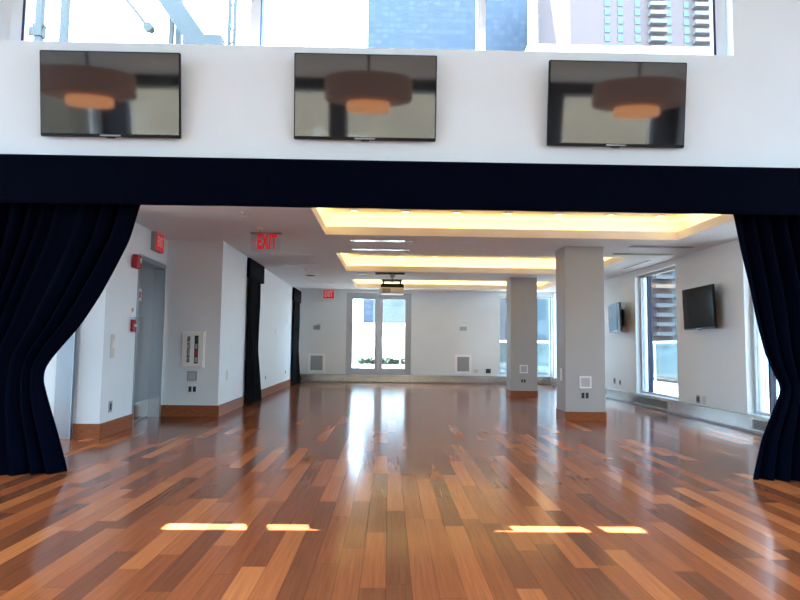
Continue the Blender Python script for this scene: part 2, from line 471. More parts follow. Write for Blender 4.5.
# ------------------------------------------------------------------ hall ceiling with three coffers
COF = [(7.15, 9.88), (11.87, 14.75), (16.58, 18.95)]
CX0, CX1 = -1.06, 4.74
LIP, RECESS, OVER = 0.14, 3.40, 0.24
bm = bmesh.new(); cache = {}
def CV(x, y, z=H):
    k = (round(x, 4), round(y, 4), round(z, 4))
    if k not in cache: cache[k] = bm.verts.new(k)
    return cache[k]
xs = [-8.3, CX0, CX1, XR]
ys = [6.25] + [v for c in COF for v in c] + [19.2]
for i in range(3):
    for j in range(len(ys) - 1):
        if i == 1 and j % 2 == 1: continue
        bm.faces.new((CV(xs[i], ys[j]), CV(xs[i + 1], ys[j]), CV(xs[i + 1], ys[j + 1]), CV(xs[i], ys[j + 1])))
for i in range(3):   # slightly raised end bay
    bm.faces.new((CV(xs[i], 19.2), CV(xs[i + 1], 19.2), CV(xs[i + 1], 19.2, 3.17), CV(xs[i], 19.2, 3.17)))
    bm.faces.new((CV(xs[i], 19.2, 3.17), CV(xs[i + 1], 19.2, 3.17), CV(xs[i + 1], YB, 3.17), CV(xs[i], YB, 3.17)))
mb = MB(); mb.bm.free(); mb.bm = bm
ceil = mb.build('ceiling', M_ceil)
tag(ceil, 'pale flat hall ceiling with three warm lit coffers', 'ceiling', kind='structure')
def strip_light(x, y, z, sx, sy, direction, power):
    d = bpy.data.lights.new('cove_strip', 'AREA')
    d.shape = 'RECTANGLE'; d.size = sx; d.size_y = sy
    d.color = (1.0, 0.70, 0.19); d.energy = power
    o = bpy.data.objects.new('cove_strip', d)
    col.objects.link(o); o.location = (x, y, z)
    v = Vector(direction)
    # long side is x or y according to sx/sy: build explicit basis
    zc = -v.normalized()
    xc = Vector((1, 0, 0)) if abs(v.x) < 1e-6 else Vector((0, 1, 0))
    yc = zc.cross(xc)
    o.matrix_world = Matrix.Translation((x, y, z)) @ Matrix((xc, yc, zc)).transposed().to_4x4()
for (ya, yb) in COF:
    mb = MB(); b2 = mb.bm
    def V(x, y, z): return b2.verts.new((x, y, z))
    def loop(x0, x1, y0, y1, z): return [V(x0, y0, z), V(x1, y0, z), V(x1, y1, z), V(x0, y1, z)]
    o = OVER
    loops = [loop(CX0, CX1, ya, yb, H), loop(CX0, CX1, ya, yb, H + LIP), loop(CX0 - 0.03, CX1 + 0.03, ya - 0.03, yb + 0.03, H + LIP),
             loop(CX0 - 0.03, CX1 + 0.03, ya - 0.03, yb + 0.03, H + 0.06), loop(CX0 - o, CX1 + o, ya - o, yb + o, H + 0.06), loop(CX0 - o, CX1 + o, ya - o, yb + o, RECESS)]
    for p, q in zip(loops, loops[1:]):
        for k in range(4):
            l = (k + 1) % 4
            b2.faces.new((p[k], p[l], q[l], q[k]))
    b2.faces.new(loops[-1])
    mb.build('coffer', M_coff, ceil)
    zc = H + 0.085
    PW = 7.0
    Lx, Ly = CX1 - CX0, yb - ya
    strip_light((CX0 + CX1) / 2, yb + 0.12, zc, Lx, 0.05, (0, 0.35, 1), PW * Lx / 5.8)
    strip_light((CX0 + CX1) / 2, ya - 0.12, zc, Lx, 0.05, (0, -0.35, 1), PW * Lx / 5.8)
    strip_light(CX1 + 0.12, (ya + yb) / 2, zc, Ly, 0.05, (0.35, 0, 1), PW * Ly / 5.8)
    strip_light(CX0 - 0.12, (ya + yb) / 2, zc, Ly, 0.05, (-0.35, 0, 1), PW * Ly / 5.8)

# ------------------------------------------------------------------ columns
def column(name, x0, x1, y0, y1, label):
    t = thing(name, label, 'column', ((x0 + x1) / 2, y0, 0), kind='structure')
    hw, d = (x1 - x0) / 2, y1 - y0
    MB().box(-hw, hw, 0, d, 0, H).bevel(0.004, 1).build('shaft', M_colm, t)
    mb = MB()
    mb.box(-hw - 0.01, hw + 0.01, -0.01, 0, 0, 0.15); mb.box(-hw - 0.01, hw + 0.01, d, d + 0.01, 0, 0.15)
    mb.box(-hw - 0.01, -hw, 0, d, 0, 0.15); mb.box(hw, hw + 0.01, 0, d, 0, 0.15)
    mb.build('base_trim', M_base, t)
    return t
column('column', 3.08, 3.78, 10.65, 11.22, 'nearer square grey column with brown wood base')
column('column', 3.12, 3.80, 15.62, 16.2, 'farther square grey column with brown wood base')

# ------------------------------------------------------------------ baseboards
def seg_board(name, p, q, h, t, label, side=1):
    p, q = Vector((*p, 0)), Vector((*q, 0))
    d = (q - p); a = math.atan2(d.y, d.x)
    o = MB().box(0, d.length, 0, -t, 0, h).build(name, M_base)
    o.matrix_world = Matrix.Translation(p) @ Matrix.Rotation(a, 4, 'Z')
    return tag(o, label, 'baseboard', kind='structure')
seg_board('baseboard_vestibule', (-4.09, 8.12), (-3.74, 8.12), 0.19, 0.025, 'short brown wood baseboard by the left curtain')
u = (B - A).normalized()
e1 = A + u * 1.14
seg_board('baseboard_door', (A.x, A.y), (e1.x, e1.y), 0.19, 0.025, 'brown wood baseboard running up to the steel door')
seg_board('baseboard_niche', (-3.89, 10.65), (-2.91, 10.65), 0.19, 0.025, 'brown wood baseboard under the extinguisher cabinet')
dl = Vector((-3.06 + 2.93, YB - 10.65, 0)).normalized()
p1 = Vector((-2.93, 10.62, 0))
seg_board('baseboard_left', (-2.93, 10.63), (-3.055, 20.8), 0.19, 0.025, 'long brown wood baseboard under the black drapes')

# ------------------------------------------------------------------ windows (structure)
def window_right(idx, y0, y1, label):
    t = thing('window_%d' % idx, label, 'window', (5.80, (y0 + y1) / 2, 0.24), kind='structure')
    hw = (y1 - y0) / 2; h = 2.93 - 0.24
    MB().ring(-hw, hw, 0, h, -0.04, 0.04, 0.06).build('frame', M_alu, t)
    my = hw - 0.42
    MB().box(my - 0.025, my + 0.025, -0.045, 0.045, 0.06, h - 0.06).build('mullion', M_darkgask, t)
    MB().box(-hw + 0.06, my - 0.025, -0.006, 0.006, 0.06, h - 0.06).build('pane', M_glassr, t)
    MB().box(my + 0.025, hw - 0.06, -0.006, 0.006, 0.06, h - 0.06).build('pane', M_glassr, t)
    MB().box(-hw, hw, -0.16, -0.05, 0.0, 0.02).build('sill', M_whitealu, t)
    t.rotation_euler = (0, 0, PI / 2)
    # local x -> +y ; local -y -> +x : flip so that local -y faces the room
    for c in t.children:
        if c.name.startswith('sill'): c.location = (0, 0.21, 0)
    return t
window_right(2, *WIN_R[1], 'tall window on the right wall between the two wall screens')
window_right(3, *WIN_R[0], 'tall window on the right wall half hidden by the right curtain')
window_right(4, *WIN_R[2], 'tall window on the right wall hidden behind the nearer column')

t = thing('window_1', 'high clerestory window above the three screens', 'window', (0, 6.1, 4.245), kind='structure')
h = ROOF - 4.245
mb = MB()
mb.box(-4.05, 3.47, -0.05, 0.10, 0, 0.02)
mb.box(-3.91, -3.79, -0.03, 0.08, 0.02, h); mb.box(3.36, 3.47, -0.03, 0.08, 0.02, h)
mb.box(-4.05, -3.91, 0.0, 0.08, 0.02, h)
mb.build('frame', M_whitealu, t)
for x in (-3.78, 3.345):
    MB().box(x - 0.012, x + 0.012, -0.034, -0.018, 0.02, h).build('gasket', M_darkgask, t)
for x0, x1 in ((-1.473, -1.37), (0.869, 0.953)):
    MB().box(x0, x1, -0.04, 0.09, 0.02, h).build('mullion', M_whitealu, t)
MB().box(-1.37, -1.355, -0.03, 0.08, 0.02, h).build('gasket', mat('blue_gasket', (0.08, 0.12, 0.5), 0.5, noise=0.05), t)
for x0, x1 in ((-3.768, -1.473), (-1.355, 0.869), (0.953, 3.333)):
    MB().box(x0, x1, 0.02, 0.032, 0.02, h).build('pane', M_glass, t)

t = thing('window_5', 'floor-length window in the far wall behind the columns', 'window', (4.685, 21.05, 0.27), kind='structure')
MB().ring(-0.915, 0.915, 0, 2.75, -0.04, 0.04, 0.05).build('frame', M_alu, t)
MB().box(0.1, 0.15, -0.04, 0.04, 0.05, 2.7).build('mullion', M_alu, t)
MB().box(-0.865, 0.1, -0.006, 0.006, 0.05, 2.7).build('pane', M_glass, t)
MB().box(0.15, 0.865, -0.006, 0.006, 0.05, 2.7).build('pane', M_glass, t)

for i in range(5):
    t = thing('window_%d' % (6 + i), 'rear hall window behind the camera, bay %s' % ('one two three four five'.split()[i]), 'window', ((bays[i] + bays[i + 1]) / 2, -6.25, 0.15), kind='structure')
    hw = (bays[i + 1] - bays[i]) / 2 - 0.22
    MB().ring(-hw, hw, 0, 5.55, -0.05, 0.05, 0.06).build('frame', M_alu, t)
    MB().box(-hw + 0.06, hw - 0.06, -0.005, 0.005, 0.06, 5.49).build('pane', M_glasst, t)
    MB().box(-hw + 0.06, hw - 0.06, -0.05, 0.05, 3.4, 3.46).build('transom', M_alu, t)

k = 11
for X_, side in ((-8.4, 'left'), (8.4, 'right')):
    for (a, b), w_ in zip(SB, ('rear', 'middle', 'front')):
        t = thing('window_%d' % k, '%s window in the %s side wall of the front hall' % (w_, side), 'window', (X_, (a + b) / 2, 0.15), PI / 2, kind='structure')
        k += 1
        hw = (b - a) / 2
        MB().ring(-hw, hw, 0, 5.55, -0.05, 0.05, 0.06).build('frame', M_alu, t)
        MB().box(-hw + 0.06, hw - 0.06, -0.005, 0.005, 0.06, 5.49).build('pane', M_glassd, t)

# ------------------------------------------------------------------ doors (structure)
t = thing('door_1', 'pair of grey framed glass doors in the middle of the far wall', 'door', (-0.36, 20.98, 0.27), kind='structure')
MB().ring(-1.11, 1.11, 0, 2.78, -0.06, 0.06, 0.09).build('frame', M_alu, t)
for s in (-1, 1):
    a, b = (-1.03, -0.002) if s < 0 else (0.002, 1.03)
    lf = MB().ring(a, b, 0.08, 2.70, -0.035, 0.035, 0.13).build('leaf', M_alu, t)
    MB().box(a + 0.12, b - 0.12, -0.005, 0.005, 0.20, 2.58).build('pane', M_glass, lf)
    hx = -0.09 if s < 0 else 0.09
    hb = MB()
    hb.cyl((hx, -0.10, 0.95), (0, 0, 1), 0.014, 0.34, 12)
    hb.cyl((hx, -0.10, 1.00), (0, 1, 0), 0.009, 0.07, 10); hb.cyl((hx, -0.10, 1.24), (0, 1, 0), 0.009, 0.07, 10)
    hb.build('handle', M_chrome, lf)

t = thing('door_2', 'grey steel door with small notice in the left vestibule', 'door', (0, 0, 0), kind='structure')
t.matrix_world = TA
MB().box(1.15, 1.20, -0.015, 0.28, 0, 2.60).box(2.41, 2.46, -0.015, 0.28, 0, 2.60).box(1.20, 2.41, -0.015, 0.28, 2.52, 2.60).build('frame', M_steel, t)
lf = MB().box(1.20, 2.41, 0.17, 0.22, 0.01, 2.52).build('leaf', M_steel, t)
MB().box(1.23, 2.38, 0.165, 0.1695, 0.03, 0.30).build('kick_plate', M_chrome, lf)
s_ = MB().box(1.68, 1.82, 0.162, 0.1695, 1.92, 2.12).build('notice', M_signw, t)
MB().box(1.72, 1.78, 0.1585, 0.1615, 1.97, 2.07).build('notice_symbol', M_red, s_)
hb = MB(); hb.cyl((1.30, 0.17, 1.05), (0, -1, 0), 0.03, 0.02, 16); hb.cyl((1.30, 0.13, 1.05), (1, 0, 0), 0.011, 0.13, 10); hb.cyl((1.30, 0.17, 1.05), (0, -1, 0), 0.012, 0.05, 10)
hb.build('handle', M_chrome, lf)

tag(MB().box(-4.33, -4.11, 8.06, 8.12, 0, 2.45).bevel(0.004, 1).build('trim_1', M_steel), 'narrow grey steel jamb beside the left curtain', 'trim', kind='structure')

# ------------------------------------------------------------------ convector covers
def cover(name, length, label, cat, loc, rz, grille, depth=0.10, h=0.25):
    t = thing(name, label, cat, loc, rz, group='steel convector covers')
    MB().box(-length / 2 + .004, length / 2 - .004, -depth, -0.002, 0.03, h).bevel(0.006, 1).build('body', M_conv, t)
    MB().box(-length / 2 + .004, length / 2 - .004, -depth + 0.02, -0.002, 0, 0.03).build('toe_kick', M_grille, t)
    if grille:
        g = MB()
        n = 6
        for i in range(n):
            z = 0.075 + i * 0.022
            g.box(-length * 0.36, length * 0.36, -depth - 0.006, -depth, z, z + 0.010)
        g.box(-length * 0.37, -length * 0.36, -depth - 0.006, -depth, 0.065, 0.205); g.box(length * 0.36, length * 0.37, -depth - 0.006, -depth, 0.065, 0.205)
        MB().box(-length * 0.36, length * 0.36, -depth - 0.002, -depth, 0.066, 0.204).build('grille_recess', M_dark, t)
        g.build('grille', M_grille, t)
    return t
RY = [(6.30, 9.75, True, 'steel convector cover below the window half hidden by the right curtain'),
      (9.75, 11.85, False, 'plain steel cover panel below the nearer wall screen'),
      (11.85, 14.05, True, 'steel convector cover below the window between the wall screens'),
      (14.05, 16.30, False, 'plain steel cover panel below the farther wall screen'),
      (16.30, 20.75, True, 'steel convector cover at the far end of the right wall')]
for a, b, g, lab in RY:
    cover('convector_cover', b - a, lab, 'convector cover', (XR, (a + b) / 2, 0), -PI / 2, g)
FX = [(-3.02, -1.50, 'low steel plinth cover left of the glass doors'), (-1.50, 0.80, 'low steel plinth cover under the glass doors'),
      (0.80, 3.74, 'low steel plinth cover right of the glass doors'), (3.74, 5.53, 'low steel plinth cover under the far wall window')]
for a, b, lab in FX:
    cover('convector_cover', b - a, lab, 'convector cover', ((a + b) / 2, YB, 0), 0, False, 0.10, 0.265)

# ------------------------------------------------------------------ curtains
def interp(pts, z):
    pts = sorted(pts)
    if z <= pts[0][0]: return pts[0][1]
    for (z0, v0), (z1, v1) in zip(pts, pts[1:]):
        if z <= z1:
            f = (z - z0) / (z1 - z0)
            return v0 + (v1 - v0) * f
    return pts[-1][1]
def smooth_interp(pts, z, d=0.05):
    return sum(interp(pts, z + k * d) for k in (-1, 0, 1)) / 3
def curtain(name, label, inner, outer, yc, ztop, tie_z, folds, seed, parent=None, m=M_velvet, amp=0.075, axis='x', nu=260, nv=70, cat='curtain', zbot=0.001):
    rnd = random.Random(seed)
    ph = [rnd.uniform(0, 6.28) for _ in range(6)]
    bm = bmesh.new(); rows = []
    for j in range(nv + 1):
        z = zbot + (ztop - zbot) * j / nv
        xi, xo = smooth_interp(inner, z), smooth_interp(outer, z)
        tight = math.exp(-((z - tie_z) / 0.22) ** 2)
        row = []
        for i in range(nu + 1):
            uu = i / nu
            warp = uu + 0.02 * math.sin(uu * 11 + ph[0]) + 0.012 * math.sin(uu * 23 + ph[1])
            x = xi + (xo - xi) * uu
            am = amp * (1 - 0.45 * tight) * (0.75 + 0.25 * math.sin(uu * 9 + ph[2]))
            y = am * math.sin(2 * PI * folds * warp + 0.5 * math.sin(z * 1.7 + ph[3])) + 0.25 * am * math.sin(2 * PI * folds * 2.1 * warp + ph[4] + z * 0.8)
            y *= 0.55 + 0.45 * min(1.0, max(0.0, (ztop - z) / 0.5))
            y += tight * 0.05 * math.sin(PI * uu)
            fwd = (0.06 + 0.20 * min(1.0, uu / 0.35) ** 1.5) * (1 - z / ztop) ** 1.3 if axis == 'x' else 0.0
            p = (x, yc + y - fwd, z) if axis == 'x' else (yc + y, x, z)
            row.append(bm.verts.new(p))
        rows.append(row)
    for a, b in zip(rows, rows[1:]):
        for i in range(nu): bm.faces.new((a[i], a[i + 1], b[i + 1], b[i]))
    mb = MB(); mb.bm.free(); mb.bm = bm
    o = mb.build(name, m, parent, smooth=True)
    so = o.modifiers.new('thickness', 'SOLIDIFY'); so.thickness = 0.010; so.offset = 0
    if label: tag(o, label, cat)
    return o

inL = [(2.72, -2.46), (2.61, -2.50), (2.30, -2.585), (1.98, -2.727), (1.70, -2.862), (1.42, -3.022), (1.19, -3.205), (1.04, -3.305), (0.92, -3.335), (0.80, -3.315), (0.58, -3.25), (0.33, -3.16), (0.006, -3.055)]
ouL = [(2.72, -4.93), (1.6, -4.86), (0.92, -4.55), (0.006, -4.85)]
inR = [(2.72, 3.40), (2.61, 3.43), (2.22, 3.487), (1.90, 3.55), (1.55, 3.607), (1.21, 3.682), (0.99, 3.775), (0.88, 3.835), (0.79, 3.795), (0.62, 3.711), (0.38, 3.60), (0.006, 3.50)]
ouR = [(2.72, 5.60), (1.6, 5.52), (0.88, 5.05), (0.006, 5.45)]
tl = thing('curtain', 'dark navy stage curtain tied back on the left', 'curtain', (0, 0, 0), group='tied stage curtains')
curtain('panel', None, [(a, b * 1.012) for a, b in inL], ouL, 6.05, 2.718, 0.92, 13, 3, tl)
tr_ = thing('curtain', 'dark navy stage curtain tied back on the right', 'curtain', (0, 0, 0), group='tied stage curtains')
curtain('panel', None, [(a, b * 1.012) for a, b in inR], ouR, 6.05, 2.718, 0.88, 12, 5, tr_)
# valance: one long flat pelmet with faint seams
bm = bmesh.new(); rows = []
n = 240
for j in range(13):
    z = 2.578 + (3.052 - 2.578) * j / 12
    row = []
    for i in range(n + 1):
        x = -5.6 + 11.9 * i / n
        y = 5.845 + 0.006 * math.sin(x * 5.1) * (1 - j / 12) + 0.004 * math.sin(x * 13.3 + 1) * (1 - j / 12)
        row.append(bm.verts.new((x, y, z)))
    rows.append(row)
for a, b in zip(rows, rows[1:]):
    for i in range(n): bm.faces.new((a[i], a[i + 1], b[i + 1], b[i]))
mb = MB(); mb.bm.free(); mb.bm = bm
vt = thing('valance', 'long dark navy fabric valance across the top of the opening', 'valance', (0, 0, 0))
o = mb.build('fabric', M_velvet, vt, smooth=True)
so = o.modifiers.new('thickness', 'SOLIDIFY'); so.thickness = 0.015; so.offset = 0
MB().box(-5.6, 6.3, 5.862, 5.948, 2.74, 3.04).build('board', M_black, vt)

# black drapes on the left wall
def wall_drape(label, y0, ymid, y1, xw):
    t = thing('wall_drape', label, 'drape', (0, 0, 0), group='black drapes on the left wall')
    MB().box(xw + 0.004, xw + 0.07, y0, y1, 2.63, 3.03).bevel(0.01, 1).build('pelmet', M_black, t)
    inn = [(2.64, y0 + 0.02), (0.0, y0)]
    out = [(2.64, y1 - 0.30), (1.6, ymid), (1.1, ymid), (0.006, y1 + 0.22)]
    curtain('panel', None, inn, out, xw + 0.055, 2.64, 1.2, 7, int(y0 * 10), t, M_black, amp=0.032, axis='y', nu=80, nv=40)
    return t
wall_drape('black drape hanging on the left wall nearer the extinguisher cabinet', 12.55, 13.55, 14.0, -2.955)
wall_drape('black drape hanging on the left wall near the far corner', 18.95, 20.1, 20.45, -3.03)

# ------------------------------------------------------------------ screens
def screen(wd_, ht, label, loc, rz, tilt, group, gap, face=M_tv):
    """back of the bracket sits on the wall at local y = gap; screen faces local -y"""
    t = thing('television', label, 'television', loc, rz, group)
    R = Matrix.Rotation(tilt, 4, 'X')
    def P(o): o.matrix_local = R; return o
    P(MB().box(-wd_ / 2, wd_ / 2, 0.0, 0.035, -ht / 2, ht / 2).bevel(0.006, 2).build('body', M_bezel, t))
    P(MB().box(-wd_ / 2 + 0.012, wd_ / 2 - 0.012, -0.003, 0.002, -ht / 2 + 0.028, ht / 2 - 0.012).build('display', face, t))
    P(MB().box(-wd_ * 0.3, wd_ * 0.3, 0.035, 0.055, -ht * 0.35, ht * 0.25).bevel(0.008, 1).build('rear_housing', M_bezel, t))
    P(MB().box(-0.10, 0.10, -0.005, 0.0, -ht / 2 + 0.006, -ht / 2 + 0.020).build('badge', M_greyplate, t))
    P(MB().box(-0.04, 0.04, 0.002, 0.022, -ht / 2 - 0.010, -ht / 2 - 0.0005).build('sensor', M_bezel, t))
    b = MB()
    b.box(-0.25, 0.25, gap - 0.015, gap - 0.002, -0.2, 0.2)
    for s in (-0.15, 0.15):
        b.box(s - 0.015, s + 0.015, 0.06, gap - 0.01, -0.06, 0.06)
    b.build('bracket', M_dark, t)
    return t
G3 = 'screens over the opening'
TILT = math.radians(7)
# tilt: top leans into the room (towards -y)
screen(1.36, 0.825, 'leftmost of the three black screens above the valance', (-2.755, 5.835, 3.665), 0.0, TILT, G3, 0.115)
screen(1.40, 0.835, 'middle one of the three black screens above the valance', (-0.266, 5.835, 3.685), 0.0, TILT, G3, 0.115)
screen(1.37, 0.835, 'rightmost of the three black screens above the valance', (2.225, 5.835, 3.665), 0.0, TILT, G3, 0.115)
GR = 'screens on the right wall'
screen(1.20, 0.75, 'black screen on the right wall nearer the right curtain', (5.47, 10.72, 1.985), math.atan2(-1.0, -0.05), math.radians(2), GR, 0.14, M_tvm)
screen(1.20, 0.69, 'black screen on the right wall seen beside the nearer column', (5.42, 14.62, 1.985), math.atan2(-1.0, -0.14), math.radians(2), GR, 0.17)

# ------------------------------------------------------------------ exit signs
t = thing('exit_sign', 'clear hanging EXIT sign with red letters near the first coffer', 'exit sign', (-2.0, 9.82, H), group='exit signs')
MB().box(-0.26, 0.24, -0.05, 0.05, -0.022, -0.0005).bevel(0.004, 1).build('canopy', M_greyplate, t)
MB().box(-0.26, 0.22, -0.004, 0.004, -0.31, -0.022).build('panel', M_acrylic, t)
text('letters', 'EXIT', 0.335, M_exit, t, (0.0, -0.008, -0.158), (PI / 2, 0, 0), sx=0.47, bold=0.010)
ar = MB()
ar.bar((-0.205, -0.008, -0.165), (-0.175, -0.008, -0.135), 0.006, 0.014); ar.bar((-0.205, -0.008, -0.165), (-0.175, -0.008, -0.195), 0.006, 0.014)
ar.build('arrow', M_exit, t)

t = thing('exit_sign', 'small red EXIT sign high on the far wall left of the glass doors', 'exit sign', (-2.10, YB, 2.985), group='exit signs')
MB().box(-0.23, 0.23, -0.05, -0.002, -0.16, 0.16).bevel(0.005, 1).build('housing', M_signw, t)
MB().box(-0.17, 0.19, -0.056, -0.05, -0.14, 0.14).build('face', M_exit, t)
text('letters', 'EXIT', 0.27, M_signw, t, (0.01, -0.058, 0), (PI / 2, 0, 0), sx=0.50, bold=0.004)

t = thing('exit_sign', 'red EXIT sign box above the grey steel door', 'exit sign', (0, 0, 0), group='exit signs')
tp = A + u * 1.86
t.location = (tp.x, tp.y, 2.89); t.rotation_euler = (0, 0, door_rot)
MB().box(-0.20, 0.20, -0.08, -0.002, -0.15, 0.15).bevel(0.006, 1).build('housing', M_greyplate, t)
MB().box(-0.19, 0.19, -0.086, -0.08, -0.14, 0.14).build('face', M_exit, t)
text('letters', 'EXIT', 0.24, M_signw, t, (0, -0.088, 0), (PI / 2, 0, 0), sx=0.55)

# ------------------------------------------------------------------ devices on the vestibule walls
def on_door_wall(name, label, cat, s, z):
    t = thing(name, label, cat, (0, 0, 0))
    p = A + u * s
    t.location = (p.x, p.y, z); t.rotation_euler = (0, 0, door_rot)
    return t
t = on_door_wall('fire_alarm', 'red fire alarm strobe at the top corner of the steel door', 'fire alarm', 0.93, 2.45)
MB().box(-0.10, 0.10, -0.09, -0.017, -0.10, 0.10).bevel(0.012, 2).build('body', M_red, t)
MB().box(0.01, 0.07, -0.105, -0.09, -0.02, 0.06).bevel(0.006, 1).build('strobe_lens', M_plate, t)
t = on_door_wall('pull_station', 'red fire alarm pull station in clear cover beside the steel door', 'pull station', 0.99, 1.50)
MB().box(-0.06, 0.06, -0.05, -0.002, -0.09, 0.09).bevel(0.008, 1).build('body', M_red, t)
MB().box(-0.045, 0.045, -0.062, -0.05, -0.01, 0.02).build('pull_bar', M_plate, t)
MB().box(-0.13, 0.13, -0.11, -0.104, -0.12, 0.12).box(-0.13, -0.124, -0.104, -0.003, -0.12, 0.12).box(0.124, 0.13, -0.104, -0.003, -0.12, 0.12).box(-0.124, 0.124, -0.104, -0.003, 0.114, 0.12).build('clear_cover', M_acrylic, t)
t = on_door_wall('notice', 'small red and white notice above the pull station', 'notice', 0.98, 1.73)
MB().box(-0.055, 0.055, -0.006, -0.001, -0.06, 0.06).build('sheet', M_signw, t)
MB().box(-0.03, -0.008, -0.008, -0.006, -0.035, 0.035).box(0.012, 0.034, -0.008, -0.006, -0.02, 0.03).build('print', M_red, t)
t = on_door_wall('intercom', 'tall beige intercom plate on the vestibule wall', 'intercom', 0.27, 1.20)
MB().box(-0.05, 0.05, -0.025, -0.001, -0.16, 0.16).bevel(0.005, 1).build('plate', M_beige, t)
MB().box(-0.02, 0.02, -0.032, -0.025, -0.03, 0.09).build('key', M_plate, t)

def outlet(name, label, cat, loc, rz, wd_=0.09, ht=0.125, m=M_plate, inserts=True, group='outlets and wall plates'):
    t = thing(name, label, cat, loc, rz, group)
    MB().box(-wd_ / 2, wd_ / 2, -0.008, -0.0005, -ht / 2, ht / 2).bevel(0.003, 1).build('plate', m, t)
    if inserts:
        for s in (-1, 1):
            MB().box(s * wd_ * 0.22 - wd_ * 0.15, s * wd_ * 0.22 + wd_ * 0.15, -0.012, -0.008, -ht * 0.3, ht * 0.3).build('socket', M_ink, t)
    return t
t = on_door_wall('outlet', 'grey outlet low on the vestibule wall', 'outlet', 0.32, 0.38)
MB().box(-0.06, 0.06, -0.008, -0.0005, -0.075, 0.075).bevel(0.003, 1).build('plate', M_greyplate, t)
MB().box(-0.025, 0.025, -0.012, -0.008, -0.045, 0.045).build('socket', M_ink, t)

def wall_box(label, loc, rz, s=0.19, frame=M_plate, inner=M_boxg):
    t = thing('wall_box', label, 'wall box', loc, rz, 'square wall boxes')
    MB().ring(-s / 2, s / 2, -s / 2, s / 2, -0.014, -0.0005, s * 0.13).build('frame', frame, t)
    MB().box(-s * 0.37, s * 0.37, -0.006, -0.0005, -s * 0.37, s * 0.37).build('cover', inner, t)
    return t

# extinguisher cabinet
t = thing('extinguisher_cabinet', 'white fire extinguisher cabinet door with sideways black lettering', 'extinguisher cabinet', (-3.385, 10.65, 1.145))
MB().box(-0.185, 0.185, -0.035, -0.001, -0.30, 0.30).bevel(0.005, 1).build('door_panel', M_signw, t)
MB().ring(-0.20, 0.20, -0.315, 0.315, -0.02, -0.001, 0.016).build('trim', M_plate, t)
wn_ = MB().box(0.03, 0.095, -0.040, -0.035, -0.24, 0.24).build('window_strip', M_ink, t)
for k, mm in enumerate((M_green, M_greyplate, M_red, M_greyplate)):
    z = 0.17 - k * 0.115
    MB().box(0.042, 0.083, -0.043, -0.040, z - 0.045, z + 0.045).build('strip_panel', mm, wn_)
text('lettering', 'FIRE EXTINGUISHER', 0.068, M_ink, t, (-0.075, -0.037, 0.0), (PI / 2, PI / 2, 0), sx=0.74, bold=0.003)
wall_box('grey square wall box under the extinguisher cabinet', (-3.385, 10.65, 0.69), 0, 0.165, M_greyplate, mat('pale_grey_plastic', (0.5, 0.52, 0.54), 0.45, noise=0.03))
outlet('outlet', 'black double outlet low under the extinguisher cabinet', 'outlet', (-3.375, 10.65, 0.465), 0, 0.17, 0.15, M_wall)

la = math.atan2(-(YB - 10.65), 0.13)     # plates on the left wall face +x
def left_x(y): return -2.93 - 0.13 * (y - 10.65) / (YB - 10.65) + 0.001
def on_left(name, label, cat, y, z, **k):
    return outlet(name, label, cat, (left_x(y), y, z), PI / 2 + 0.0127, **k)
on_left('light_switch', 'beige switch plate at the corner past the extinguisher cabinet', 'switch', 11.2, 0.68, wd_=0.10, ht=0.18, m=M_beige, inserts=False)
on_left('outlet', 'small outlet on the left wall beyond the nearer drape', 'outlet', 14.9, 0.45, inserts=True)
on_left('outlet', 'small outlet on the left wall before the farther drape', 'outlet', 18.0, 0.45, inserts=True)
on_left('thermostat', 'small white control on the left wall before the farther drape', 'thermostat', 18.3, 1.95, wd_=0.12, ht=0.14, inserts=False)
on_left('wall_plate', 'blank plate mid height on the left wall between the drapes', 'plate', 16.2, 1.60, wd_=0.10, ht=0.12, inserts=False)

# columns' plates
wall_box('white square wall box on the nearer column', (3.43, 10.65, 0.66), 0, 0.21)
outlet('outlet', 'black double outlet on the nearer column', 'outlet', (3.42, 10.65, 0.43), 0, 0.16, 0.16, M_colm)
outlet('wall_plate', 'tall white plate on the left side of the nearer column', 'plate', (3.08, 10.9, 0.78), -PI / 2, 0.13, 0.22, inserts=False)
wall_box('white square wall box on the farther column', (3.45, 15.62, 0.70), 0, 0.21)
outlet('outlet', 'black double outlet on the farther column', 'outlet', (3.44, 15.62, 0.40), 0, 0.15, 0.13, M_colm)
# far wall
def vent(label, x, z, sx=0.56, sz=0.64):
    t = thing('wall_vent', label, 'vent', (x, YB, z), group='framed wall vents on the far wall')
    MB().ring(-sx / 2, sx / 2, -sz / 2, sz / 2, -0.03, -0.001, 0.075).build('frame', mat('bright_white_frame', (0.92, 0.92, 0.92), 0.4, noise=0.01), t)
    mb = MB().box(-sx / 2 + 0.065, sx / 2 - 0.065, -0.010, -0.001, -sz / 2 + 0.065, sz / 2 - 0.065)
    for k in range(14):
        z_ = -sz / 2 + 0.08 + k * (sz - 0.16) / 13
        mb.box(-sx / 2 + 0.07, sx / 2 - 0.07, -0.022, -0.010, z_ - 0.006, z_ + 0.006)
    mb.build('louvre', M_greyplate, t)
vent('framed grey wall vent on the far wall left of the glass doors', -2.46, 0.64)
vent('framed grey wall vent on the far wall right of the glass doors', 2.54, 0.66)
outlet('thermostat', 'pale control plate on the far wall left of the glass doors', 'thermostat', (-2.48, YB, 1.84), 0, 0.22, 0.14, M_greyplate, False)
outlet('thermostat', 'pale control plate on the far wall right of the glass doors', 'thermostat', (2.54, YB, 1.87), 0, 0.24, 0.14, M_greyplate, False)
outlet('outlet', 'beige outlet beside the right far wall vent', 'outlet', (2.98, YB, 0.43), 0, 0.15, 0.13, M_beige, False)
outlet('outlet', 'black outlet at the foot of the far wall near the window', 'outlet', (3.40, YB, 0.43), 0, 0.17, 0.15, M_ink, False)
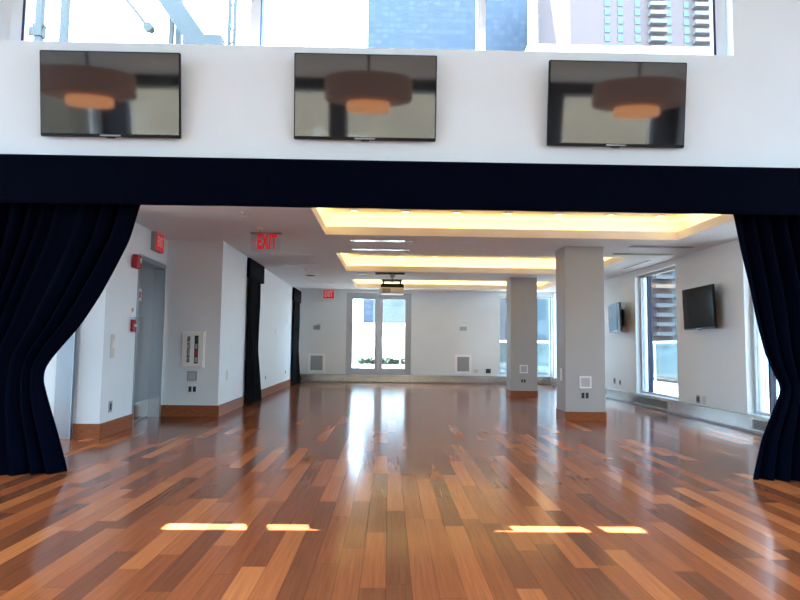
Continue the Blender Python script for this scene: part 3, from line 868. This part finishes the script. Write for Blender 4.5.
# right wall
def on_right(label, y, z, m, ins=True, w_=0.13): outlet('outlet', label, 'outlet', (XR, y, z), -PI / 2, w_, 0.15, m, ins)
on_right('dark outlet under the nearer wall screen', 11.12, 0.35, M_greyplate)
on_right('beige outlet under the nearer wall screen', 10.92, 0.35, M_beige, False)
on_right('dark outlet under the farther wall screen', 15.25, 0.45, M_greyplate)
on_right('beige outlet under the farther wall screen', 14.88, 0.43, M_beige)

# ------------------------------------------------------------------ ceiling fittings
def diffuser(label, x0, x1, y, rz=0.0, fm=M_whitealu):
    L_ = x1 - x0
    t = thing('slot_diffuser', label, 'air diffuser', ((x0 + x1) / 2, y, H), rz, 'ceiling slot diffusers')
    MB().box(-L_ / 2, L_ / 2, -0.07, -0.025, -0.012, -0.0005).box(-L_ / 2, L_ / 2, 0.025, 0.07, -0.012, -0.0005).box(-L_ / 2, -L_ / 2 + 0.02, -0.025, 0.025, -0.012, -0.0005).box(L_ / 2 - 0.02, L_ / 2, -0.025, 0.025, -0.012, -0.0005).build('frame', fm, t)
    MB().box(-L_ / 2 + 0.02, L_ / 2 - 0.02, -0.025, 0.025, -0.006, -0.0005).build('slot', M_dark, t)
diffuser('bright slot diffuser just beyond the nearest coffer', -0.68, 0.25, 10.35, 0.0, M_chrome)  # chrome frame picked to give these slots their bright reflection
diffuser('bright slot diffuser just before the middle coffer', -0.72, 0.24, 11.32, 0.0, M_chrome)
diffuser('dark slot diffuser right of the nearer column, nearest coffer side', 4.22, 5.33, 10.55, 0.0, M_greyplate)  # grey frame puts the darker reflection on these slots into the colour
diffuser('dark slot diffuser right of the nearer column, middle coffer side', 4.22, 5.38, 11.42, 0.0, M_greyplate)
diffuser('slot diffuser left of the projector', -0.90, -0.28, 15.25)
diffuser('second slot diffuser left of the projector, beyond the first', -0.90, -0.28, 15.9)
diffuser('slot diffuser on the left ceiling strip nearest the hanging sign', -2.38, -1.57, 12.15)
diffuser('slot diffuser on the left ceiling strip second from the hanging sign', -2.39, -1.60, 13.66)
diffuser('slot diffuser on the left ceiling strip farthest from the hanging sign', -2.36, -1.62, 17.7)
diffuser('long slot diffuser along the ceiling by the right window', 4.5, 5.9, 12.9, 0)
bpy.data.objects['slot_diffuser.009'].location = (5.25, 12.9, H); bpy.data.objects['slot_diffuser.009'].rotation_euler = (0, 0, PI / 2)

def sprinkler(label, x, y, z=H, kind='sprinkler', big=False):
    t = thing(kind, label, kind.replace('_', ' '), (x, y, z), group='ceiling sprinklers')
    MB().lathe([(0.0, -0.012), (0.045, -0.010), (0.05, -0.0005), (0.0, -0.0005)], n=20).build('escutcheon', M_chrome, t, True)
    mb = MB(); mb.cyl((0, 0, -0.06), (0, 0, 1), 0.008, 0.05, 10); mb.cyl((0, 0, -0.064), (0, 0, 1), 0.024, 0.004, 16)
    mb.build('head', M_chrome, t)
sprinkler('chrome ceiling sprinkler nearest the valance on the left', -2.0, 8.25)
sprinkler('chrome ceiling sprinkler just in front of the hanging sign', -2.03, 9.40)
sprinkler('chrome ceiling sprinkler beside the left strip diffusers', -1.62, 12.6)
sprinkler('chrome ceiling sprinkler between the left strip diffusers', -2.0, 14.4)
sprinkler('chrome ceiling sprinkler at the right end of the bright diffusers', 0.33, 10.4)
sprinkler('chrome ceiling sprinkler before the middle coffer, right end', 0.31, 11.35)

t = thing('ceiling_speaker', 'round dark ceiling speaker on the left ceiling strip', 'speaker', (-2.05, 15.7, H))
MB().lathe([(0.0, -0.014), (0.13, -0.012), (0.155, -0.0005), (0.0, -0.0005)], n=28).build('rim', M_plate, t, True)
MB().lathe([(0.0, -0.020), (0.12, -0.018), (0.12, -0.0135), (0.0, -0.0135)], n=28).build('grille', M_dark, t, True)

ORD = ['first', 'second', 'third', 'fourth', 'fifth', 'sixth', 'seventh']
proto = None
for ci, (ya, yb) in enumerate(COF):
    which = ('nearest', 'middle', 'farthest')[ci]
    for k in range(7):
        x, y = -0.59 + 0.823 * k, yb - 0.24
        lab = '%s round downlight from the left in the %s coffer' % (ORD[k], which)
        if proto is None:
            proto = thing('downlight', lab, 'downlight', (x, y, RECESS), group='recessed coffer downlights')
            MB().lathe([(0.055, -0.002), (0.060, -0.014), (0.085, -0.010), (0.09, -0.0005), (0.055, -0.0005)], n=28).build('trim_ring', M_plate, proto, True)
            MB().lathe([(0.0, -0.006), (0.054, -0.006), (0.054, -0.001), (0.0, -0.001)], n=28).build('lens', M_lamp, proto, True)
        else:
            dup(proto, (x, y, RECESS), 0, lab)

# projector
t = thing('projector', 'white ceiling projector hanging in front of the glass doors', 'projector', (0.06, 15.0, H))
MB().box(-0.42, 0.30, -0.10, 0.10, -0.035, -0.0005).bevel(0.004, 1).build('ceiling_plate', M_dark, t)
mb = MB(); mb.cyl((0.0, 0.08, -0.24), (0, 0, 1), 0.03, 0.21, 16); mb.box(-0.06, 0.06, 0.03, 0.13, -0.10, -0.035)
mb.build('pole', M_greyplate, t)
MB().box(-0.26, 0.24, -0.12, 0.22, -0.20, -0.175).box(-0.24, -0.20, -0.10, 0.2, -0.30, -0.20).box(0.18, 0.22, -0.10, 0.2, -0.30, -0.20).build('cradle', M_dark, t)
MB().box(-0.28, 0.28, -0.22, 0.28, -0.40, -0.29).bevel(0.02, 3).build('upper_shell', M_bezel, t)
MB().box(-0.30, 0.29, -0.24, 0.30, -0.53, -0.38).bevel(0.025, 3).build('body', M_plate, t)
mb = MB(); mb.cyl((0.12, 0.30, -0.455), (0, 1, 0), 0.05, 0.03, 24); mb.build('lens', M_dark, t)
MB().box(-0.24, -0.04, -0.246, -0.239, -0.51, -0.41).build('vent_grille', M_greyplate, t)

# ------------------------------------------------------------------ pendants reflected in the screens
proto = None
for x, lab in ((-0.55, 'middle brown drum pendant, reflected in the middle screen'), (-6.9, 'left brown drum pendant, reflected in the leftmost screen'), (5.65, 'right brown drum pendant, reflected in the rightmost screen')):
    if proto is None:
        proto = thing('pendant_lamp', lab, 'lamp', (x, -2.5, ROOF), group='drum pendants of the front hall')
        MB().lathe([(0.0, -1.13), (0.98, -1.13), (1.0, -1.11), (1.0, -0.67), (0.98, -0.65), (0.0, -0.65)], n=48).build('upper_shade', M_shade, proto, True)
        MB().lathe([(0.0, -1.36), (0.48, -1.36), (0.50, -1.34), (0.50, -1.19), (0.48, -1.17), (0.0, -1.17)], n=48).build('lower_shade', M_glow, proto, True)
        mb = MB(); mb.cyl((0, 0, -1.17), (0, 0, 1), 0.03, 1.17, 12); mb.cyl((0, 0, -0.04), (0, 0, 1), 0.12, 0.038, 24)
        mb.build('rod', M_dark, proto)
    else:
        dup(proto, (x, -2.5, ROOF), 0, lab)

# ------------------------------------------------------------------ terrace and outside
mb = MB()
mb.box(5.95, 10.2, 6.25, 27.2, -0.15, 0.05); mb.box(-8.3, 5.95, 21.2, 27.2, -0.15, 0.05)
tag(mb.build('terrace', M_terr), 'bright white terrace outside the far and right windows', 'terrace', kind='structure')
def railing(label, p, q, n):
    p, q = Vector(p), Vector(q)
    t = thing('glass_railing', label, 'railing', p, math.atan2((q - p).y, (q - p).x), 'terrace railings')
    L_ = (q - p).length
    MB().box(0, L_, -0.04, 0.04, 1.42, 1.50).build('top_rail', M_whitealu, t)
    for k in range(n + 1):
        x = min(max(L_ * k / n, 0.03), L_ - 0.03)
        MB().box(x - 0.025, x + 0.025, -0.025, 0.025, 0, 1.42).build('post', M_whitealu, t)
    for k in range(n):
        MB().box(L_ * k / n + 0.06, L_ * (k + 1) / n - 0.06, -0.006, 0.006, 0.10, 1.40).build('glass_panel', M_glassg, t)
railing('glass terrace railing outside the right-hand windows', (10.0, 6.6, 0.05), (10.0, 26.9, 0.05), 10)
railing('glass terrace railing beyond the far wall window', (2.4, 27.0, 0.05), (9.9, 27.0, 0.05), 4)
tag(MB().box(-8.0, 2.2, 26.9, 27.1, 0.05, 2.25).build('terrace_wall', mat('pale_render', (0.45, 0.45, 0.44), 0.8, noise=0.03, nscale=2)), 'bright white parapet wall outside the glass doors', 'wall', kind='structure')

def shrub(label, x, y, r, seed):
    rnd = random.Random(seed)
    t = thing('potted_shrub', label, 'shrub', (x, y, 0.05), group='terrace shrubs')
    MB().box(-0.34, 0.34, -0.2, 0.2, 0, 0.42).bevel(0.01, 1).build('planter', M_rend, t)
    bm = bmesh.new()
    for k in range(260):
        a, b_, rr = rnd.uniform(0, 2 * PI), rnd.uniform(0, 1), rnd.uniform(0.5, 1) * r
        c = Vector((rr * 1.3 * math.cos(a), rr * 0.7 * math.sin(a), 0.44 + b_ * r * 0.9 * (1 - 0.3 * (rr / r) ** 2)))
        d1 = Vector((rnd.uniform(-1, 1), rnd.uniform(-1, 1), rnd.uniform(-.4, 1))).normalized() * 0.11
        d2 = d1.cross(Vector((rnd.uniform(-1, 1), rnd.uniform(-1, 1), 1))).normalized() * 0.04
        vs = [bm.verts.new(c + p) for p in (-d1, d2, d1, -d2)]
        bm.faces.new(vs)
    mb = MB(); mb.bm.free(); mb.bm = bm
    mb.build('foliage', M_leaf, t)
    mb = MB(); mb.cyl((0, 0, 0.40), (0, 0, 1), 0.03, r * 0.7, 8); mb.build('stem', M_rod, t)
for i, (x, lab) in enumerate(((-0.93, 'left terrace shrub seen through the left glass door'), (0.02, 'middle terrace shrub seen through the right glass door'), (0.90, 'right terrace shrub seen through the right glass door'))):
    shrub(lab, x, 25.9 + 0.0 * i, 0.30, i + 3)

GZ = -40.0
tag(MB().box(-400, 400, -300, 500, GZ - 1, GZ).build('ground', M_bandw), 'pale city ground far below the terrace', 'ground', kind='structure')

# blue tower
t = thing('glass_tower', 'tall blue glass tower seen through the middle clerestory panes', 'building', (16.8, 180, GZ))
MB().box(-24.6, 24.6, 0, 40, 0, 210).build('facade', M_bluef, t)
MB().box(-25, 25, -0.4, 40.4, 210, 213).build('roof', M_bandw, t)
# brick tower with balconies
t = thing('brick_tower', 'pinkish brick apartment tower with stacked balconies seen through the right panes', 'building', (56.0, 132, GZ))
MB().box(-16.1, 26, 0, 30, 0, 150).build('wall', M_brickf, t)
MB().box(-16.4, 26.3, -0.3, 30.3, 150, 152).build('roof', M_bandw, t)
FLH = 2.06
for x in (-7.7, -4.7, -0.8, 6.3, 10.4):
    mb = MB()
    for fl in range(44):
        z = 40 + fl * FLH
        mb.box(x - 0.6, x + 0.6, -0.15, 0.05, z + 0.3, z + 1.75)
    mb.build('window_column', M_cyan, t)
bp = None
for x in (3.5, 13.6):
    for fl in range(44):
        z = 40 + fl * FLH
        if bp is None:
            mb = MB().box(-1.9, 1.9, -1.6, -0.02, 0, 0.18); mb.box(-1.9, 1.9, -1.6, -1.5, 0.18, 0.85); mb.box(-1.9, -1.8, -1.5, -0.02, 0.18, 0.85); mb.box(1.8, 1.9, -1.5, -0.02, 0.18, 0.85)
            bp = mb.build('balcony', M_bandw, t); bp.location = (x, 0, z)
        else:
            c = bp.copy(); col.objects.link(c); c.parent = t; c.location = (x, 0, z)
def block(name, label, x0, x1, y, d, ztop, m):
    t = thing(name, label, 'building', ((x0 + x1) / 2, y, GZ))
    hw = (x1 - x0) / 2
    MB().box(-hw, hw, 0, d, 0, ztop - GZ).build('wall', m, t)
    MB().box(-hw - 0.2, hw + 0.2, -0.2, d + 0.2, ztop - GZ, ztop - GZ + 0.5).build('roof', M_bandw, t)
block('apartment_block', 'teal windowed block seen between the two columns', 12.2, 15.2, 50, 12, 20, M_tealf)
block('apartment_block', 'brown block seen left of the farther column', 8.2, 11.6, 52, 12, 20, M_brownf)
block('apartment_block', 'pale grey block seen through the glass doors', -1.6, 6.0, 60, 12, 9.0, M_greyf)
block('reflection_block', 'unseen beige block added behind the camera for the screen reflections', -30, 30, -46, 12, 12, M_sunf)  # out-of-view block added only to warm what the screens reflect

t = thing('flare_box', 'added white box standing in for the flare over the brick tower foot', 'flare stand-in', (4.8, 12.0, 3.62))  # white box added on the roof to give the washed-out flare band
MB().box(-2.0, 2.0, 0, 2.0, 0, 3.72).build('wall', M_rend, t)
MB().box(-2.05, 2.05, -0.05, 2.05, 3.72, 3.80).build('flare_box_top', M_rend, t)
# rooftop steelwork seen through the left clerestory panes
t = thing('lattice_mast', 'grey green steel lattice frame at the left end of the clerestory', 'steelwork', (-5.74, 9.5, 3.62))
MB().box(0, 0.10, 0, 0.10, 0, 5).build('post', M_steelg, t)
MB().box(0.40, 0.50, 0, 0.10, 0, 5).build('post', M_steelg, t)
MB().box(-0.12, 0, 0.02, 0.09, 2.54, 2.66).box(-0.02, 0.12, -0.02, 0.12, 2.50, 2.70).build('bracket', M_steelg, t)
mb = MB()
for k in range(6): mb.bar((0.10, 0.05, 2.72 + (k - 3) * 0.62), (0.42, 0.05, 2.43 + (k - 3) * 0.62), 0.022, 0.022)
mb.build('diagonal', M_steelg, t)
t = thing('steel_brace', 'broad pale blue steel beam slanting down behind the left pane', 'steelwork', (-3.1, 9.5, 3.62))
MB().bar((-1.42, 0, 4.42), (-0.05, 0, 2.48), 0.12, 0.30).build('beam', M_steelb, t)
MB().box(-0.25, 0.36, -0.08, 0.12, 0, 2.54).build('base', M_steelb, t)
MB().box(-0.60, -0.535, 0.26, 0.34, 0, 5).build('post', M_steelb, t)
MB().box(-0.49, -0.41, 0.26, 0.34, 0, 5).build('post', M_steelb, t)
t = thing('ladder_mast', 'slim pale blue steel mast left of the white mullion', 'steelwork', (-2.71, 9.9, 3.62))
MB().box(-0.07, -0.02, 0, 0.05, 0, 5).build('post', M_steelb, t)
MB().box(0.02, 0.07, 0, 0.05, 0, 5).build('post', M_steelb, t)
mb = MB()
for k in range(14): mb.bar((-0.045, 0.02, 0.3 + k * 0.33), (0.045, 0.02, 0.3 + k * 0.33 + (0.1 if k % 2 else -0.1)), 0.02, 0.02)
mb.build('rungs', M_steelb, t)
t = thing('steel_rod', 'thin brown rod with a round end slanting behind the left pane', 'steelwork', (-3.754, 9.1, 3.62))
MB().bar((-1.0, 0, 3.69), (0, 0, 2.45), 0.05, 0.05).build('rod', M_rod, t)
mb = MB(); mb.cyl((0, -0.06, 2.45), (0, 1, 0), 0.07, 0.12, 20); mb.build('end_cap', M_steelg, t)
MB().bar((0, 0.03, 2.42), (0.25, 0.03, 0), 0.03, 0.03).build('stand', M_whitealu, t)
